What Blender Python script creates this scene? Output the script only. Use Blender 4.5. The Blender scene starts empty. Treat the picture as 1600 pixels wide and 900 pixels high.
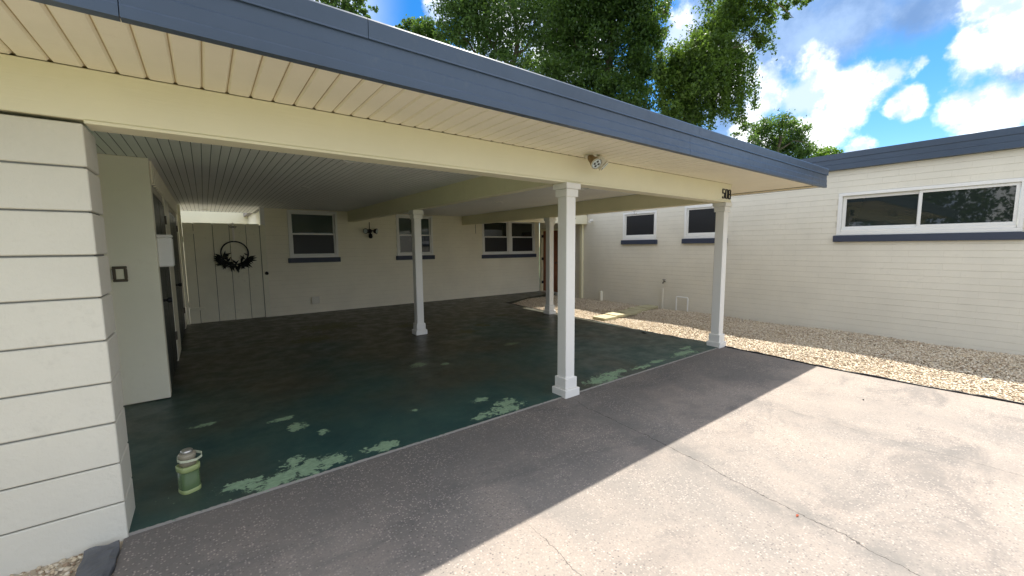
import bpy, math, random
import numpy as np
from mathutils import Vector, Matrix
R = math.radians
rng = np.random.default_rng(7)
random.seed(7)
sc = bpy.context.scene
col = sc.collection

# ------------------------------------------------------------------ camera
CAM_H = 1.55
F_PX = 633.3                       # focal length in pixels of a 1600 wide picture
def cam_axes(yaw, pit, rol):
    f = Vector((math.sin(yaw)*math.cos(pit), math.cos(yaw)*math.cos(pit), math.sin(pit)))
    r = Vector((math.cos(yaw), -math.sin(yaw), 0))
    u = r.cross(f)
    c, s = math.cos(rol), math.sin(rol)
    return c*r+s*u, -s*r+c*u, f
AX_R, AX_U, AX_F = cam_axes(R(37.041), R(-5.852), R(-0.466))
cam = bpy.data.cameras.new('camera')
cam_o = bpy.data.objects.new('camera', cam)
col.objects.link(cam_o)
mw = Matrix.Identity(4)
for i in range(3):
    mw[i][0], mw[i][1], mw[i][2] = AX_R[i], AX_U[i], -AX_F[i]
mw[2][3] = CAM_H
cam_o.matrix_world = mw
cam.sensor_width = 36
cam.lens = F_PX/1600*36
cam.clip_start = 0.05
cam.clip_end = 3000
sc.camera = cam_o
def pdir(px, py):
    return AX_F + AX_R*((px-800)/F_PX) - AX_U*((py-450)/F_PX)
def pix(px, py, depth):
    return Vector((0, 0, CAM_H)) + pdir(px, py)*depth

# ------------------------------------------------------------------ world, sun, exposure
SUN_TO = Vector((0.55, 0.157, 1.0)).normalized()
SUN_EL = math.asin(SUN_TO.z)
SUN_AZ = math.atan2(SUN_TO.x, SUN_TO.y)
world = bpy.data.worlds.new('World')
sc.world = world
world.use_nodes = True

class NT:
    """small helper to write node trees"""
    def __init__(s, tree):
        s.t = tree; s.n = tree.nodes; s.l = tree.links
    def node(s, typ, **kw):
        n = s.n.new(typ)
        for k, v in kw.items(): setattr(n, k, v)
        return n
    def put(s, sock, v):
        if v is None: return
        if isinstance(v, bpy.types.NodeSocket): s.l.new(v, sock)
        else: sock.default_value = v
    def math(s, op, a, b=None, c=None, clamp=False):
        n = s.node('ShaderNodeMath', operation=op, use_clamp=clamp)
        s.put(n.inputs[0], a); s.put(n.inputs[1], b); s.put(n.inputs[2], c)
        return n.outputs[0]
    def vmath(s, op, a, b=None):
        n = s.node('ShaderNodeVectorMath', operation=op)
        s.put(n.inputs[0], a); s.put(n.inputs[1], b)
        return n.outputs['Value'] if op in ('LENGTH', 'DISTANCE', 'DOT_PRODUCT') else n.outputs[0]
    def noise(s, vec, scale, detail=4, rough=0.55, dist=0.0):
        n = s.node('ShaderNodeTexNoise')
        if vec is not None: s.l.new(vec, n.inputs['Vector'])
        n.inputs['Scale'].default_value = scale; n.inputs['Detail'].default_value = detail
        n.inputs['Roughness'].default_value = rough; n.inputs['Distortion'].default_value = dist
        return n.outputs['Fac']
    def voro(s, vec, scale, out='Distance', feature='F1'):
        n = s.node('ShaderNodeTexVoronoi', feature=feature)
        s.l.new(vec, n.inputs['Vector']); n.inputs['Scale'].default_value = scale
        return n.outputs[out]
    def rng(s, v, a, b, c=0.0, d=1.0, smooth=True):
        n = s.node('ShaderNodeMapRange')
        n.interpolation_type = 'SMOOTHSTEP' if smooth else 'LINEAR'
        s.put(n.inputs[0], v); s.put(n.inputs[1], a); s.put(n.inputs[2], b); s.put(n.inputs[3], c); s.put(n.inputs[4], d)
        return n.outputs[0]
    def mix(s, f, a, b, blend='MIX'):
        n = s.node('ShaderNodeMix', data_type='RGBA', blend_type=blend)
        s.put(n.inputs[0], f)
        for i, v in ((6, a), (7, b)):
            if isinstance(v, (tuple, list)) and len(v) == 3: v = (*v, 1)
            s.put(n.inputs[i], v)
        return n.outputs[2]
    def mapping(s, vec, scale=(1, 1, 1), loc=(0, 0, 0), rot=(0, 0, 0)):
        n = s.node('ShaderNodeMapping')
        s.l.new(vec, n.inputs[0]); n.inputs[1].default_value = loc; n.inputs[2].default_value = rot; n.inputs[3].default_value = scale
        return n.outputs[0]

W = NT(world.node_tree)
W.n.clear()
sky = W.node('ShaderNodeTexSky', sky_type='NISHITA')
sky.sun_disc = False
sky.sun_elevation = SUN_EL
sky.sun_rotation = SUN_AZ
sky.altitude = 0; sky.air_density = 1.0; sky.dust_density = 0.4; sky.ozone_density = 3.0
hs = W.node('ShaderNodeHueSaturation')
hs.inputs['Saturation'].default_value = 1.45; hs.inputs['Value'].default_value = .30; hs.inputs['Hue'].default_value = 0.502
W.l.new(sky.outputs[0], hs.inputs['Color'])
tc = W.node('ShaderNodeTexCoord')
dvec = W.vmath('NORMALIZE', tc.outputs['Generated'])
warp = W.node('ShaderNodeTexNoise'); W.l.new(dvec, warp.inputs['Vector'])
warp.inputs['Scale'].default_value = 5; warp.inputs['Detail'].default_value = 6; warp.inputs['Roughness'].default_value = .6
wv = W.vmath('SUBTRACT', warp.outputs['Color'], (.5, .5, .5))
wvs = W.node('ShaderNodeVectorMath', operation='SCALE'); W.l.new(wv, wvs.inputs[0]); wvs.inputs['Scale'].default_value = .12
dw = W.vmath('ADD', dvec, wvs.outputs[0])
def blob_field(blobs):
    cur = None
    for px, py, r in blobs:
        c = pdir(px, py); rad = .77*r/F_PX/c.length; c = c.normalized()
        dist = W.vmath('DISTANCE', dw, tuple(c))
        m = W.math('SUBTRACT', 1.0, W.math('DIVIDE', dist, rad))
        cur = m if cur is None else W.math('SMOOTH_MAX', cur, m, .25)
    return cur
white_blobs = [(1205, 130, 70), (1270, 125, 75), (1340, 130, 75), (1395, 120, 50), (1445, 112, 28), (1430, 165, 38), (1250, 180, 50), (1180, 200, 60),
               (1290, 195, 60), (1345, 228, 38), (1545, 180, 80), (1570, 90, 80), (1520, 75, 50), (1535, 20, 60), (1590, 30, 60), (700, 10, 55), (780, 60, 90), (1660, 150, 90), (880, 60, 120), (1120, 120, 80), (1060, 60, 70)]
grey_blobs = [(1130, 40, 120), (1230, 40, 110), (1330, 30, 110), (1430, 20, 90), (1500, -20, 100), (1180, 110, 80), (1130, 170, 90), (1210, 235, 60), (1270, 260, 50), (1350, -70, 160), (1600, 110, 50)]
fb = W.noise(dvec, 9, 9, .62)
fb3 = W.noise(dvec, 16, 6, .6)
fb2 = W.noise(dvec, 3.1, 4, .55)
wb = W.math('ADD', blob_field(white_blobs), W.math('MULTIPLY', W.math('SUBTRACT', fb, .5), 1.5))
gb = W.math('ADD', blob_field(grey_blobs), W.math('MULTIPLY', W.math('SUBTRACT', fb, .5), .9))
# broken cloud over the unseen dome, cover thickened to lift the ambient light
away = W.rng(W.vmath('DOT_PRODUCT', dvec, tuple(pdir(1150, 80).normalized())), .80, .62)
gen = W.math('MULTIPLY', away, W.rng(W.math('ADD', fb2, W.math('MULTIPLY', fb, .35)), .46, .62))
wm = W.math('MAXIMUM', W.rng(wb, .12, .55), gen)
gm = W.math('MAXIMUM', W.rng(gb, -.05, .65), W.math('MULTIPLY', gen, .35))
cl_w = W.mix(W.rng(W.math('ADD', fb, W.math('MULTIPLY', W.math('SUBTRACT', fb3, .5), .8)), .40, .62), (1.3, 1.55, 2.05), (3.0, 3.0, 3.0))
cl_g = W.mix(W.rng(W.math('ADD', fb, W.math('MULTIPLY', fb2, .6)), .6, 1.0), (.37, .62, 1.1), (.80, 1.12, 1.66))
skyc = W.mix(W.math('MULTIPLY', gm, .93), hs.outputs[0], cl_g)
skyc = W.mix(W.math('MULTIPLY', wm, .92), skyc, cl_w)
bg = W.node('ShaderNodeBackground')
W.l.new(skyc, bg.inputs[0]); bg.inputs[1].default_value = 0.15
wo = W.node('ShaderNodeOutputWorld'); W.l.new(bg.outputs[0], wo.inputs[0])

sun = bpy.data.lights.new('sun', 'SUN')
sun.energy = 2.15; sun.angle = R(0.53); sun.color = (1.0, .95, .87)
sun_o = bpy.data.objects.new('sun', sun); col.objects.link(sun_o)
sun_o.rotation_euler = SUN_TO.to_track_quat('Z', 'Y').to_euler()
sun_o.location = (6, 4, 20)
sc.view_settings.view_transform = 'Standard'
sc.view_settings.look = 'None'
sc.view_settings.exposure = 2.12
sc.view_settings.gamma = 1.0
sc.view_settings.use_curve_mapping = False
sc.render.engine = 'CYCLES'
sc.cycles.max_bounces = 10
sc.cycles.diffuse_bounces = 6
sc.cycles.transparent_max_bounces = 16

# ------------------------------------------------------------------ materials
def principled(name):
    m = bpy.data.materials.new(name); m.use_nodes = True
    t = NT(m.node_tree)
    b = t.n['Principled BSDF']
    co = t.node('ShaderNodeTexCoord').outputs['Object']
    geo = t.node('ShaderNodeNewGeometry').outputs['Position']
    return m, t, b, geo
def setbump(t, b, h, strength=.3, dist=.01):
    bn = t.node('ShaderNodeBump'); bn.inputs['Strength'].default_value = strength; bn.inputs['Distance'].default_value = dist
    t.l.new(h, bn.inputs['Height']); t.l.new(bn.outputs[0], b.inputs['Normal'])
def paint(name, c, rough=.55, var=.06, dirt=(.35, .32, .25), dirt_amt=.18, bump=.15, bscale=(60, 60, 60), spec=.4):
    m, t, b, p = principled(name)
    n1 = t.noise(p, 1.3, 5, .6); n2 = t.noise(t.mapping(p, bscale), 1.0, 4, .6); n3 = t.noise(p, 17, 4, .7)
    c1 = tuple(min(1, x*(1+var)) for x in c); c0 = tuple(x*(1-var) for x in c)
    cc = t.mix(t.rng(n1, .3, .7), c0, c1)
    cc = t.mix(t.math('MULTIPLY', t.rng(t.math('ADD', t.math('MULTIPLY', n1, .5), t.math('MULTIPLY', n3, .5)), .55, .75), dirt_amt), cc, dirt)
    t.l.new(cc, b.inputs['Base Color'])
    b.inputs['Roughness'].default_value = rough; b.inputs['Specular IOR Level'].default_value = spec
    t.l.new(t.rng(n3, .2, .8, rough-.08, rough+.1), b.inputs['Roughness'])
    setbump(t, b, n2, bump, .004)
    return m
WALL_C = (.74, .70, .59)
M = {}
M['brick'] = paint('painted brick', WALL_C, .6, .04, (.42, .40, .33), .22, .5, (70, 70, 70))
M['brick_lifted'] = paint('painted brick lightened under roof', (.86, .80, .63), .6, .04, (.55, .50, .38), .2, .5, (70, 70, 70))  # same paint as the wing, lightened to brighten the shaded back wall
M['joint_lifted'] = paint('painted joint lightened under roof', (.74, .68, .52), .7, .05, (.45, .40, .3), .3, .4)
M['joint'] = paint('painted joint', (.63, .59, .49), .7, .05, (.3, .28, .22), .3, .4)
M['cream'] = paint('cream paint', (.82, .77, .57), .5, .03, (.45, .38, .22), .16, .35, (3, 60, 60))
M['cream_y'] = paint('cream paint lengthwise', (.80, .75, .52), .55, .03, (.42, .38, .25), .2, .3, (60, 3, 60))
M['white'] = paint('white post paint', (.82, .80, .75), .45, .02, (.5, .48, .42), .12, .15)
M['trim'] = paint('white vinyl trim', (.80, .79, .75), .35, .02, (.5, .48, .42), .1, .05)
M['panelw'] = paint('white panel paint', (.85, .81, .66), .5, .03, (.42, .38, .26), .14, .2, (40, 40, 8))
M['board'] = paint('weathered white boards', (.84, .80, .62), .65, .06, (.28, .26, .18), .35, .4, (50, 50, 4))
M['blockw'] = paint('white painted block', (.66, .635, .545), .55, .04, (.42, .40, .34), .38, .8, (35, 35, 35))
M['blockj'] = paint('dirty block joint', (.22, .22, .20), .8, .2, (.1, .1, .09), .4, .4)
M['fascia'] = paint('slate blue metal', (.042, .067, .108), .38, .10, (.10, .12, .145), .55, .08, (4, 30, 30), .5)
M['sill'] = paint('slate blue sill', (.045, .055, .085), .5, .06, (.15, .15, .15), .3, .3)
M['ceil'] = paint('grey white ceiling', (.84, .84, .81), .5, .03, (.33, .33, .3), .15, .1)
M['sgap'] = paint('soffit groove', (.50, .40, .23), .8, .05)
M['cgap'] = paint('ceiling groove', (.26, .26, .24), .8, .05)
M['gap'] = paint('dark gap', (.10, .085, .06), .9, .1)
M['soffit'] = paint('cream vinyl soffit', (.88, .82, .66), .5, .03, (.5, .42, .3), .12, .5, (160, 160, 160))
M['door_dark'] = paint('dark green door', (.022, .028, .026), .45, .2, (.05, .05, .045), .3, .2, (30, 30, 6))
M['door_brown'] = paint('brown wood door', (.30, .11, .05), .4, .25, (.05, .02, .01), .5, .25, (40, 40, 3))
M['black'] = paint('black plastic', (.012, .012, .013), .4, .1, (.03, .03, .03), .3, .1)
M['bronze'] = paint('brown metal', (.10, .08, .055), .4, .15, (.2, .17, .12), .3, .1)
M['edging'] = paint('black edging', (.014, .015, .018), .5, .2, (.05, .05, .05), .3, .3)
M['roofing'] = paint('grey gravel roofing', (.30, .28, .26), .9, .2, (.12, .11, .1), .5, 1.0, (40, 40, 40))
M['slate'] = paint('slate stone', (.13, .135, .145), .6, .35, (.34, .33, .31), .8, 1.0, (14, 14, 14))
M['paver'] = paint('mossy concrete paver', (.46, .42, .26), .8, .12, (.16, .16, .06), .5, .6)
M['grass'] = paint('lawn', (.06, .10, .025), .9, .3, (.12, .1, .05), .5, 1.0, (20, 20, 20))
M['ribbon'] = paint('pale ribbon', (.88, .84, .78), .7, .05)
M['wreath'] = paint('dark leaves', (.012, .015, .012), .6, .3, (.03, .035, .025), .4, .2)
M['deadleaf'] = paint('dry leaf', (.30, .07, .03), .7, .2, (.1, .04, .02), .5, .3)
M['bark'] = paint('bark', (.11, .085, .06), .9, .25, (.04, .035, .03), .6, 1.0, (25, 25, 5))
M['steel'] = paint('dull steel', (.5, .49, .46), .3, .08, (.2, .18, .14), .3, .1)
M['steel'].node_tree.nodes['Principled BSDF'].inputs['Metallic'].default_value = .8
M['lampwhite'] = paint('aged white lamp housing', (.72, .68, .58), .45, .05, (.4, .3, .15), .35, .1)
M['lampbrown'] = paint('rusty lamp neck', (.24, .16, .07), .5, .2, (.1, .06, .03), .4, .2)
M['concrete_step'] = paint('concrete step', (.46, .43, .38), .85, .1, (.15, .14, .12), .4, .5)

def glass_mat(name, base=(.012, .016, .016), rough=.03, spec=.55, wob=.02):
    m, t, b, p = principled(name)
    b.inputs['Base Color'].default_value = (*base, 1); b.inputs['Roughness'].default_value = rough
    b.inputs['Specular IOR Level'].default_value = spec; b.inputs['IOR'].default_value = 1.5
    setbump(t, b, t.noise(p, 2.5, 2, .5), wob, .02)
    return m
M['glass'] = glass_mat('window glass', (.018, .024, .022), .02, .75)
M['glass_up'] = glass_mat('upper sash glass with reflection tint', (.055, .08, .072), .03, .7)  # pale reflection put into the base colour, no blind behind
M['screen'] = glass_mat('insect screen over glass', (.024, .025, .027), .38, .3)
M['lens'] = glass_mat('lamp lens', (.55, .62, .62), .15, .6)
m, t, b, p = principled('clear green plastic')
b.inputs['Base Color'].default_value = (.20, .30, .14, 1); b.inputs['Roughness'].default_value = .25
b.inputs['Transmission Weight'].default_value = .55; b.inputs['IOR'].default_value = 1.3
M['jug'] = m
M['jugband'] = paint('pale green plastic', (.30, .36, .15), .4, .05, (.2, .25, .1), .2, .05)
M['juglid'] = paint('grey jug lid', (.30, .27, .20), .3, .2, (.1, .09, .06), .4, .1)
M['strap'] = paint('pale strap', (.55, .58, .42), .5, .05)
M['number'] = paint('black numerals', (.012, .012, .014), .4, .1)

# painted green slab, flaking along its front edge
m, t, b, p = principled('green floor paint')
patches = [(.30, 3.03, .26, .12), (.48, 3.06, .20, .13), (.62, 3.06, .17, .12), (.42, 3.20, .10, .10), (1.02, 3.04, .15, .09), (1.5, 3.55, .05, .04),
           (2.17, 3.04, .26, .12), (2.30, 3.16, .14, .10), (2.12, 3.38, .12, .07), (1.9, 3.02, .10, .06), (3.62, 3.04, .34, .13), (3.90, 3.10, .26, .10), (4.35, 3.05, .20, .07),
           (4.75, 3.08, .16, .06), (5.45, 3.08, .34, .10), (5.7, 3.22, .16, .06), (2.17, 4.93, .16, .10), (2.45, 4.75, .07, .05), (3.83, 5.09, .18, .09), (3.76, 6.36, .22, .22), (4.3, 6.7, .2, .2), (1.9, 8.5, .7, .5),
           (1.4, 7.5, .4, .35), (.46, 4.12, .12, .06), (.55, 3.85, .09, .10), (.07, 3.10, .12, .08), (-.1, 4.4, .12, .05), (.7, 3.6, .06, .06), (3.1, 7.6, .3, .2), (5.3, 7.4, .2, .1), (5.0, 5.6, .12, .06)]
fl = t.noise(p, 9, 8, .72, .3)
fl2 = t.noise(t.mapping(p, (.75, 1.3, 1)), 34, 5, .7)
cur = None
for x, y, rx, ry in patches:
    q = t.vmath('MULTIPLY', t.vmath('SUBTRACT', p, (x, y, 0)), (1/rx, 1/ry, 0))
    mk = t.math('SUBTRACT', 1.0, t.vmath('LENGTH', q))
    cur = mk if cur is None else t.math('MAXIMUM', cur, mk)
sep = t.node('ShaderNodeSeparateXYZ'); t.l.new(p, sep.inputs[0])
edge = t.rng(sep.outputs[1], 3.9, 2.95)
field = t.math('ADD', t.math('MAXIMUM', cur, -.55), t.math('ADD', t.math('MULTIPLY', t.math('SUBTRACT', fl, .5), 3.6), t.math('MULTIPLY', t.math('SUBTRACT', fl2, .5), 2.2)))
flake = t.rng(field, .30, .325)
tiny = t.math('MULTIPLY', t.rng(t.noise(p, 26, 5, .75), .655, .675), t.rng(edge, .05, .9))
tiny2 = t.rng(t.noise(p, 31, 3, .6), .765, .775)
chip = t.rng(t.math('ADD', sep.outputs[1], t.math('MULTIPLY', t.math('SUBTRACT', fl2, .5), .045)), 2.9375, 2.9345)
flake = t.math('MAXIMUM', flake, t.math('MAXIMUM', tiny, tiny2))
brown_n = t.noise(p, .55, 5, .6)
paintc = t.mix(t.rng(t.noise(p, 2.2, 5, .65), .3, .7), (.022, .060, .056), (.033, .082, .070))
paintc = t.mix(t.math('MULTIPLY', t.rng(t.math('ADD', brown_n, t.math('MULTIPLY', sep.outputs[1], .045)), .58, .85), .85), paintc, (.062, .054, .034))  # browner towards the back, broken up by noise
flakec = t.mix(t.rng(fl2, .3, .7), (.19, .29, .18), (.28, .40, .26))
flakec = t.mix(t.rng(sep.outputs[1], 3.7, 6.5), flakec, (.13, .13, .075))
t.l.new(t.mix(chip, t.mix(flake, paintc, flakec), (.30, .28, .25)), b.inputs['Base Color'])
t.l.new(t.math('ADD', t.rng(t.noise(p, 4, 5, .7), .3, .7, .30, .52), t.math('MULTIPLY', flake, .3)), b.inputs['Roughness'])
b.inputs['Specular IOR Level'].default_value = .35
setbump(t, b, t.math('SUBTRACT', t.math('MULTIPLY', t.noise(p, 60, 4, .6), .3), t.math('MULTIPLY', flake, .6)), .35, .004)
M['greenfloor'] = m

# concrete driveway with exposed aggregate, stains and cracks
m, t, b, p = principled('old driveway concrete')
sep = t.node('ShaderNodeSeparateXYZ'); t.l.new(p, sep.inputs[0])
X, Y = sep.outputs[0], sep.outputs[1]
big = t.noise(t.mapping(p, (1, .55, 1)), .9, 5, .6, .4)
mid = t.noise(p, 4.5, 6, .65)
fine = t.noise(p, 90, 4, .7)
c = t.mix(t.rng(big, .35, .62), (.24, .216, .191), (.335, .282, .237))
c = t.mix(t.math('MULTIPLY', t.rng(mid, .45, .72), .35), c, (.21, .195, .175))
st = t.noise(t.mapping(p, (.8, 1.6, 1), (3.1, 1.7, 0)), 1.1, 6, .7, .8)
c = t.mix(t.math('MULTIPLY', t.rng(st, .48, .70), .72), c, (.14, .132, .122))
# darker towards the carport edge, with ragged outline
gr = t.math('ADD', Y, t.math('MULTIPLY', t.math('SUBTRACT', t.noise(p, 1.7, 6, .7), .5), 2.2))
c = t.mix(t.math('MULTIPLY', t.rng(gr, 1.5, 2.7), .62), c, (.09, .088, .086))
# aggregate grains
vd = t.node('ShaderNodeTexVoronoi'); t.l.new(p, vd.inputs['Vector']); vd.inputs['Scale'].default_value = 80
gsep = t.node('ShaderNodeSeparateColor'); t.l.new(vd.outputs['Color'], gsep.inputs[0])
agg_area = t.rng(t.noise(p, 1.5, 5, .65), .36, .62, .35, 1.0)
grain = t.math('MULTIPLY', t.rng(gsep.outputs[0], .62, .72), t.rng(vd.outputs['Distance'], .55, .3))
c = t.mix(t.math('MULTIPLY', grain, t.math('MULTIPLY', agg_area, .62)), c, (.55, .46, .40))
pit = t.math('MULTIPLY', t.rng(gsep.outputs[1], .80, .86), t.rng(vd.outputs['Distance'], .5, .3))
c = t.mix(t.math('MULTIPLY', pit, t.math('MULTIPLY', agg_area, .8)), c, (.10, .09, .085))
c = t.mix(t.rng(fine, .35, .75, 0, .55), c, (.17, .155, .14))
def crack(a, bb, y0, y1, w, amp, sc_):
    wob = t.math('ADD', t.math('MULTIPLY', t.math('SUBTRACT', t.noise(p, sc_, 5, .75), .5), amp), t.math('MULTIPLY', t.math('SUBTRACT', t.noise(p, 22, 3, .6), .5), .025))
    dx = t.math('ABSOLUTE', t.math('ADD', t.math('SUBTRACT', t.math('SUBTRACT', X, a), t.math('MULTIPLY', Y, bb)), wob))
    span = t.math('MULTIPLY', t.rng(Y, y0, y0+.15), t.rng(Y, y1, y1-.3))
    return t.math('MULTIPLY', t.rng(dx, w, w*.4), span), t.math('MULTIPLY', t.rng(dx, .22, .0), span)
k1, s1 = crack(2.585, .115, -3, 2.95, .0042, .16, 2.0)
k2, s2 = crack(4.27, .02, -3, 1.95, .003, .20, 1.5)
k3, s3 = crack(1.20, .10, -1, 1.75, .003, .12, 2.4)
k = t.math('MAXIMUM', k1, t.math('MULTIPLY', t.math('MAXIMUM', k2, k3), .75))
sm = t.math('MULTIPLY', t.math('MAXIMUM', s1, t.math('MULTIPLY', s2, .6)), t.rng(mid, .35, .6))
c = t.mix(t.math('MULTIPLY', sm, .7), c, (.15, .142, .13))
c = t.mix(t.math('MULTIPLY', k, .8), c, (.055, .05, .045))
t.l.new(c, b.inputs['Base Color'])
b.inputs['Roughness'].default_value = .85; b.inputs['Specular IOR Level'].default_value = .3
hh = t.math('SUBTRACT', t.math('ADD', t.math('MULTIPLY', fine, .5), t.math('MULTIPLY', grain, .35)), t.math('MULTIPLY', k, 2.0))
setbump(t, b, hh, .6, .004)
M['drive'] = m

# stones and leaves: colour from a per face value
def stone_mat():
    m, t, b, p = principled('pale river stones')
    a = t.node('ShaderNodeAttribute'); a.attribute_name = 'rnd'
    r = t.node('ShaderNodeValToRGB'); t.l.new(a.outputs['Fac'], r.inputs[0])
    e = r.color_ramp.elements
    e[0].position = 0; e[0].color = (.30, .20, .12, 1); e[1].position = 1; e[1].color = (.82, .76, .62, 1)
    for q, cc in ((.12, (.38, .29, .20, 1)), (.3, (.60, .48, .32, 1)), (.55, (.70, .61, .45, 1)), (.75, (.52, .41, .31, 1)), (.85, (.72, .64, .50, 1))):
        x = e.new(q); x.color = cc
    n = t.noise(p, 60, 3, .6)
    t.l.new(t.mix(t.rng(n, .3, .75, 0, .25), r.outputs[0], (.3, .25, .18)), b.inputs['Base Color'])
    b.inputs['Roughness'].default_value = .75
    return m
M['stone'] = stone_mat()
M['gravelbed'] = paint('gravel bed sand', (.40, .33, .24), .95, .3, (.08, .065, .05), .6, 1.0, (60, 60, 60))
def leaf_mat(name, dark, mid, light, trans=.38):
    m, t, b, p = principled(name)
    a = t.node('ShaderNodeAttribute'); a.attribute_name = 'rnd'
    c = t.mix(t.rng(a.outputs['Fac'], 0, .6, smooth=False), dark, mid)
    c = t.mix(t.rng(a.outputs['Fac'], .6, 1.0, smooth=False), c, light)
    n = t.noise(p, .8, 3, .6)
    c = t.mix(t.rng(n, .4, .7, 0, .4), c, light)
    t.l.new(c, b.inputs['Base Color']); b.inputs['Roughness'].default_value = .5; b.inputs['Specular IOR Level'].default_value = .35
    tr = t.node('ShaderNodeBsdfTranslucent')
    c2 = t.mix(.5, c, (.25, .42, .05)); t.l.new(c2, tr.inputs[0])
    ms = t.node('ShaderNodeMixShader'); ms.inputs[0].default_value = trans
    t.l.new(b.outputs[0], ms.inputs[1]); t.l.new(tr.outputs[0], ms.inputs[2])
    t.l.new(ms.outputs[0], t.n['Material Output'].inputs[0])
    return m
M['leaf_oak'] = leaf_mat('oak leaves', (.034, .068, .021), (.064, .115, .036), (.10, .17, .06))
M['leaf_dense'] = leaf_mat('dense leaves', (.016, .036, .011), (.038, .08, .019), (.072, .132, .03))
M['leaf_vine'] = leaf_mat('vine leaves', (.018, .04, .009), (.052, .10, .016), (.12, .18, .024))
M['leaf_lime'] = leaf_mat('bright leaves', (.08, .15, .015), (.13, .24, .02), (.20, .32, .03))

# ------------------------------------------------------------------ mesh helpers
class MB:
    def __init__(s, fn=None):
        s.v = []; s.f = []; s.fn = fn
    def add(s, vs, fs):
        o = len(s.v); s.v += [tuple(v) for v in vs]; s.f += [tuple(i+o for i in f) for f in fs]
        return s
    def box(s, x0, x1, y0, y1, z0, z1, c=0.0):
        if c <= 0:
            vs = [(x, y, z) for z in (z0, z1) for y in (y0, y1) for x in (x0, x1)]
            return s.add(vs, [(0, 2, 3, 1), (4, 5, 7, 6), (0, 1, 5, 4), (2, 6, 7, 3), (0, 4, 6, 2), (1, 3, 7, 5)])
        # chamfered box
        lo = (x0, y0, z0); hi = (x1, y1, z1)
        c = min(c, .45*min(x1-x0, y1-y0, z1-z0))
        idx = {}; vs = []
        for ax in range(3):
            for sx in (0, 1):
                for sy in (0, 1):
                    for sz in (0, 1):
                        sg = (sx, sy, sz); pt = []
                        for a in range(3):
                            e = hi[a] if sg[a] else lo[a]
                            pt.append(e if a == ax else (e-c if sg[a] else e+c))
                        idx[(ax, sg)] = len(vs); vs.append(tuple(pt))
        fs = []
        for ax in range(3):
            b_, c_ = [(1, 2), (2, 0), (0, 1)][ax]
            for sd in (0, 1):
                q = []
                for (p_, r_) in ((0, 0), (1, 0), (1, 1), (0, 1)):
                    sg = [0, 0, 0]; sg[ax] = sd; sg[b_] = p_; sg[c_] = r_
                    q.append(idx[(ax, tuple(sg))])
                fs.append(tuple(q) if sd else tuple(q[::-1]))
        for ax in range(3):                      # edges parallel to ax
            b_, c_ = [(1, 2), (2, 0), (0, 1)][ax]
            for p_ in (0, 1):
                for r_ in (0, 1):
                    s0 = [0, 0, 0]; s0[b_] = p_; s0[c_] = r_; s1_ = list(s0); s1_[ax] = 1
                    q = [idx[(b_, tuple(s0))], idx[(b_, tuple(s1_))], idx[(c_, tuple(s1_))], idx[(c_, tuple(s0))]]
                    fs.append(tuple(q) if p_ != r_ else tuple(q[::-1]))
        for sx in (0, 1):
            for sy in (0, 1):
                for sz in (0, 1):
                    sg = (sx, sy, sz); q = (idx[(0, sg)], idx[(1, sg)], idx[(2, sg)])
                    fs.append(q if (sx+sy+sz) % 2 else q[::-1])
        return s.add(vs, fs)
    def tube(s, pts, rad, n=10, cap=True):
        pts = [Vector(p) for p in pts]
        rr = rad if isinstance(rad, (list, tuple)) else [rad]*len(pts)
        rings = []; prev = None
        for i, p in enumerate(pts):
            d = (pts[min(i+1, len(pts)-1)] - pts[max(i-1, 0)]).normalized()
            if prev is None:
                a = d.cross(Vector((0, 0, 1)))
                if a.length < .05: a = d.cross(Vector((1, 0, 0)))
            else: a = prev - d*prev.dot(d)
            a.normalize(); prev = a; bb = d.cross(a)
            rings.append([p+(a*math.cos(2*math.pi*k/n)+bb*math.sin(2*math.pi*k/n))*rr[i] for k in range(n)])
        vs = [v for r_ in rings for v in r_]; fs = []
        for i in range(len(pts)-1):
            for k in range(n):
                fs.append((i*n+k, i*n+(k+1) % n, (i+1)*n+(k+1) % n, (i+1)*n+k))
        if cap:
            fs.append(tuple(range(n))[::-1]); fs.append(tuple((len(pts)-1)*n+k for k in range(n)))
        return s.add(vs, fs)
    def loft(s, rings, cap=True):
        n = len(rings[0]); vs = [v for r_ in rings for v in r_]; fs = []
        for i in range(len(rings)-1):
            for k in range(n):
                fs.append((i*n+k, i*n+(k+1) % n, (i+1)*n+(k+1) % n, (i+1)*n+k))
        if cap:
            fs.append(tuple(range(n))[::-1]); fs.append(tuple((len(rings)-1)*n+k for k in range(n)))
        return s.add(vs, fs)
    def mesh(s, name):
        me = bpy.data.meshes.new(name)
        vs = [s.fn(v) for v in s.v] if s.fn else s.v
        fs = s.f
        if s.fn:
            o = Vector(s.fn((0, 0, 0)))
            ex, ey, ez = [Vector(s.fn(e))-o for e in ((1, 0, 0), (0, 1, 0), (0, 0, 1))]
            if ex.cross(ey).dot(ez) < 0: fs = [f[::-1] for f in fs]
        me.from_pydata(vs, [], fs); me.update()
        return me
    def build(s, name, mat, parent=None, smooth=False):
        me = s.mesh(name)
        return link(name, me, mat, parent, smooth)
def link(name, me, mat, parent=None, smooth=False, loc=None):
    if mat is not None and not me.materials: me.materials.append(M[mat] if isinstance(mat, str) else mat)
    if smooth:
        me.polygons.foreach_set('use_smooth', [True]*len(me.polygons))
    o = bpy.data.objects.new(name, me); col.objects.link(o)
    if parent: o.parent = parent
    if loc: o.location = loc
    return o
def tag(o, label=None, cat=None, group=None, kind=None):
    if label: o['label'] = label
    if cat: o['category'] = cat
    if group: o['group'] = group
    if kind: o['kind'] = kind
    return o
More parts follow.
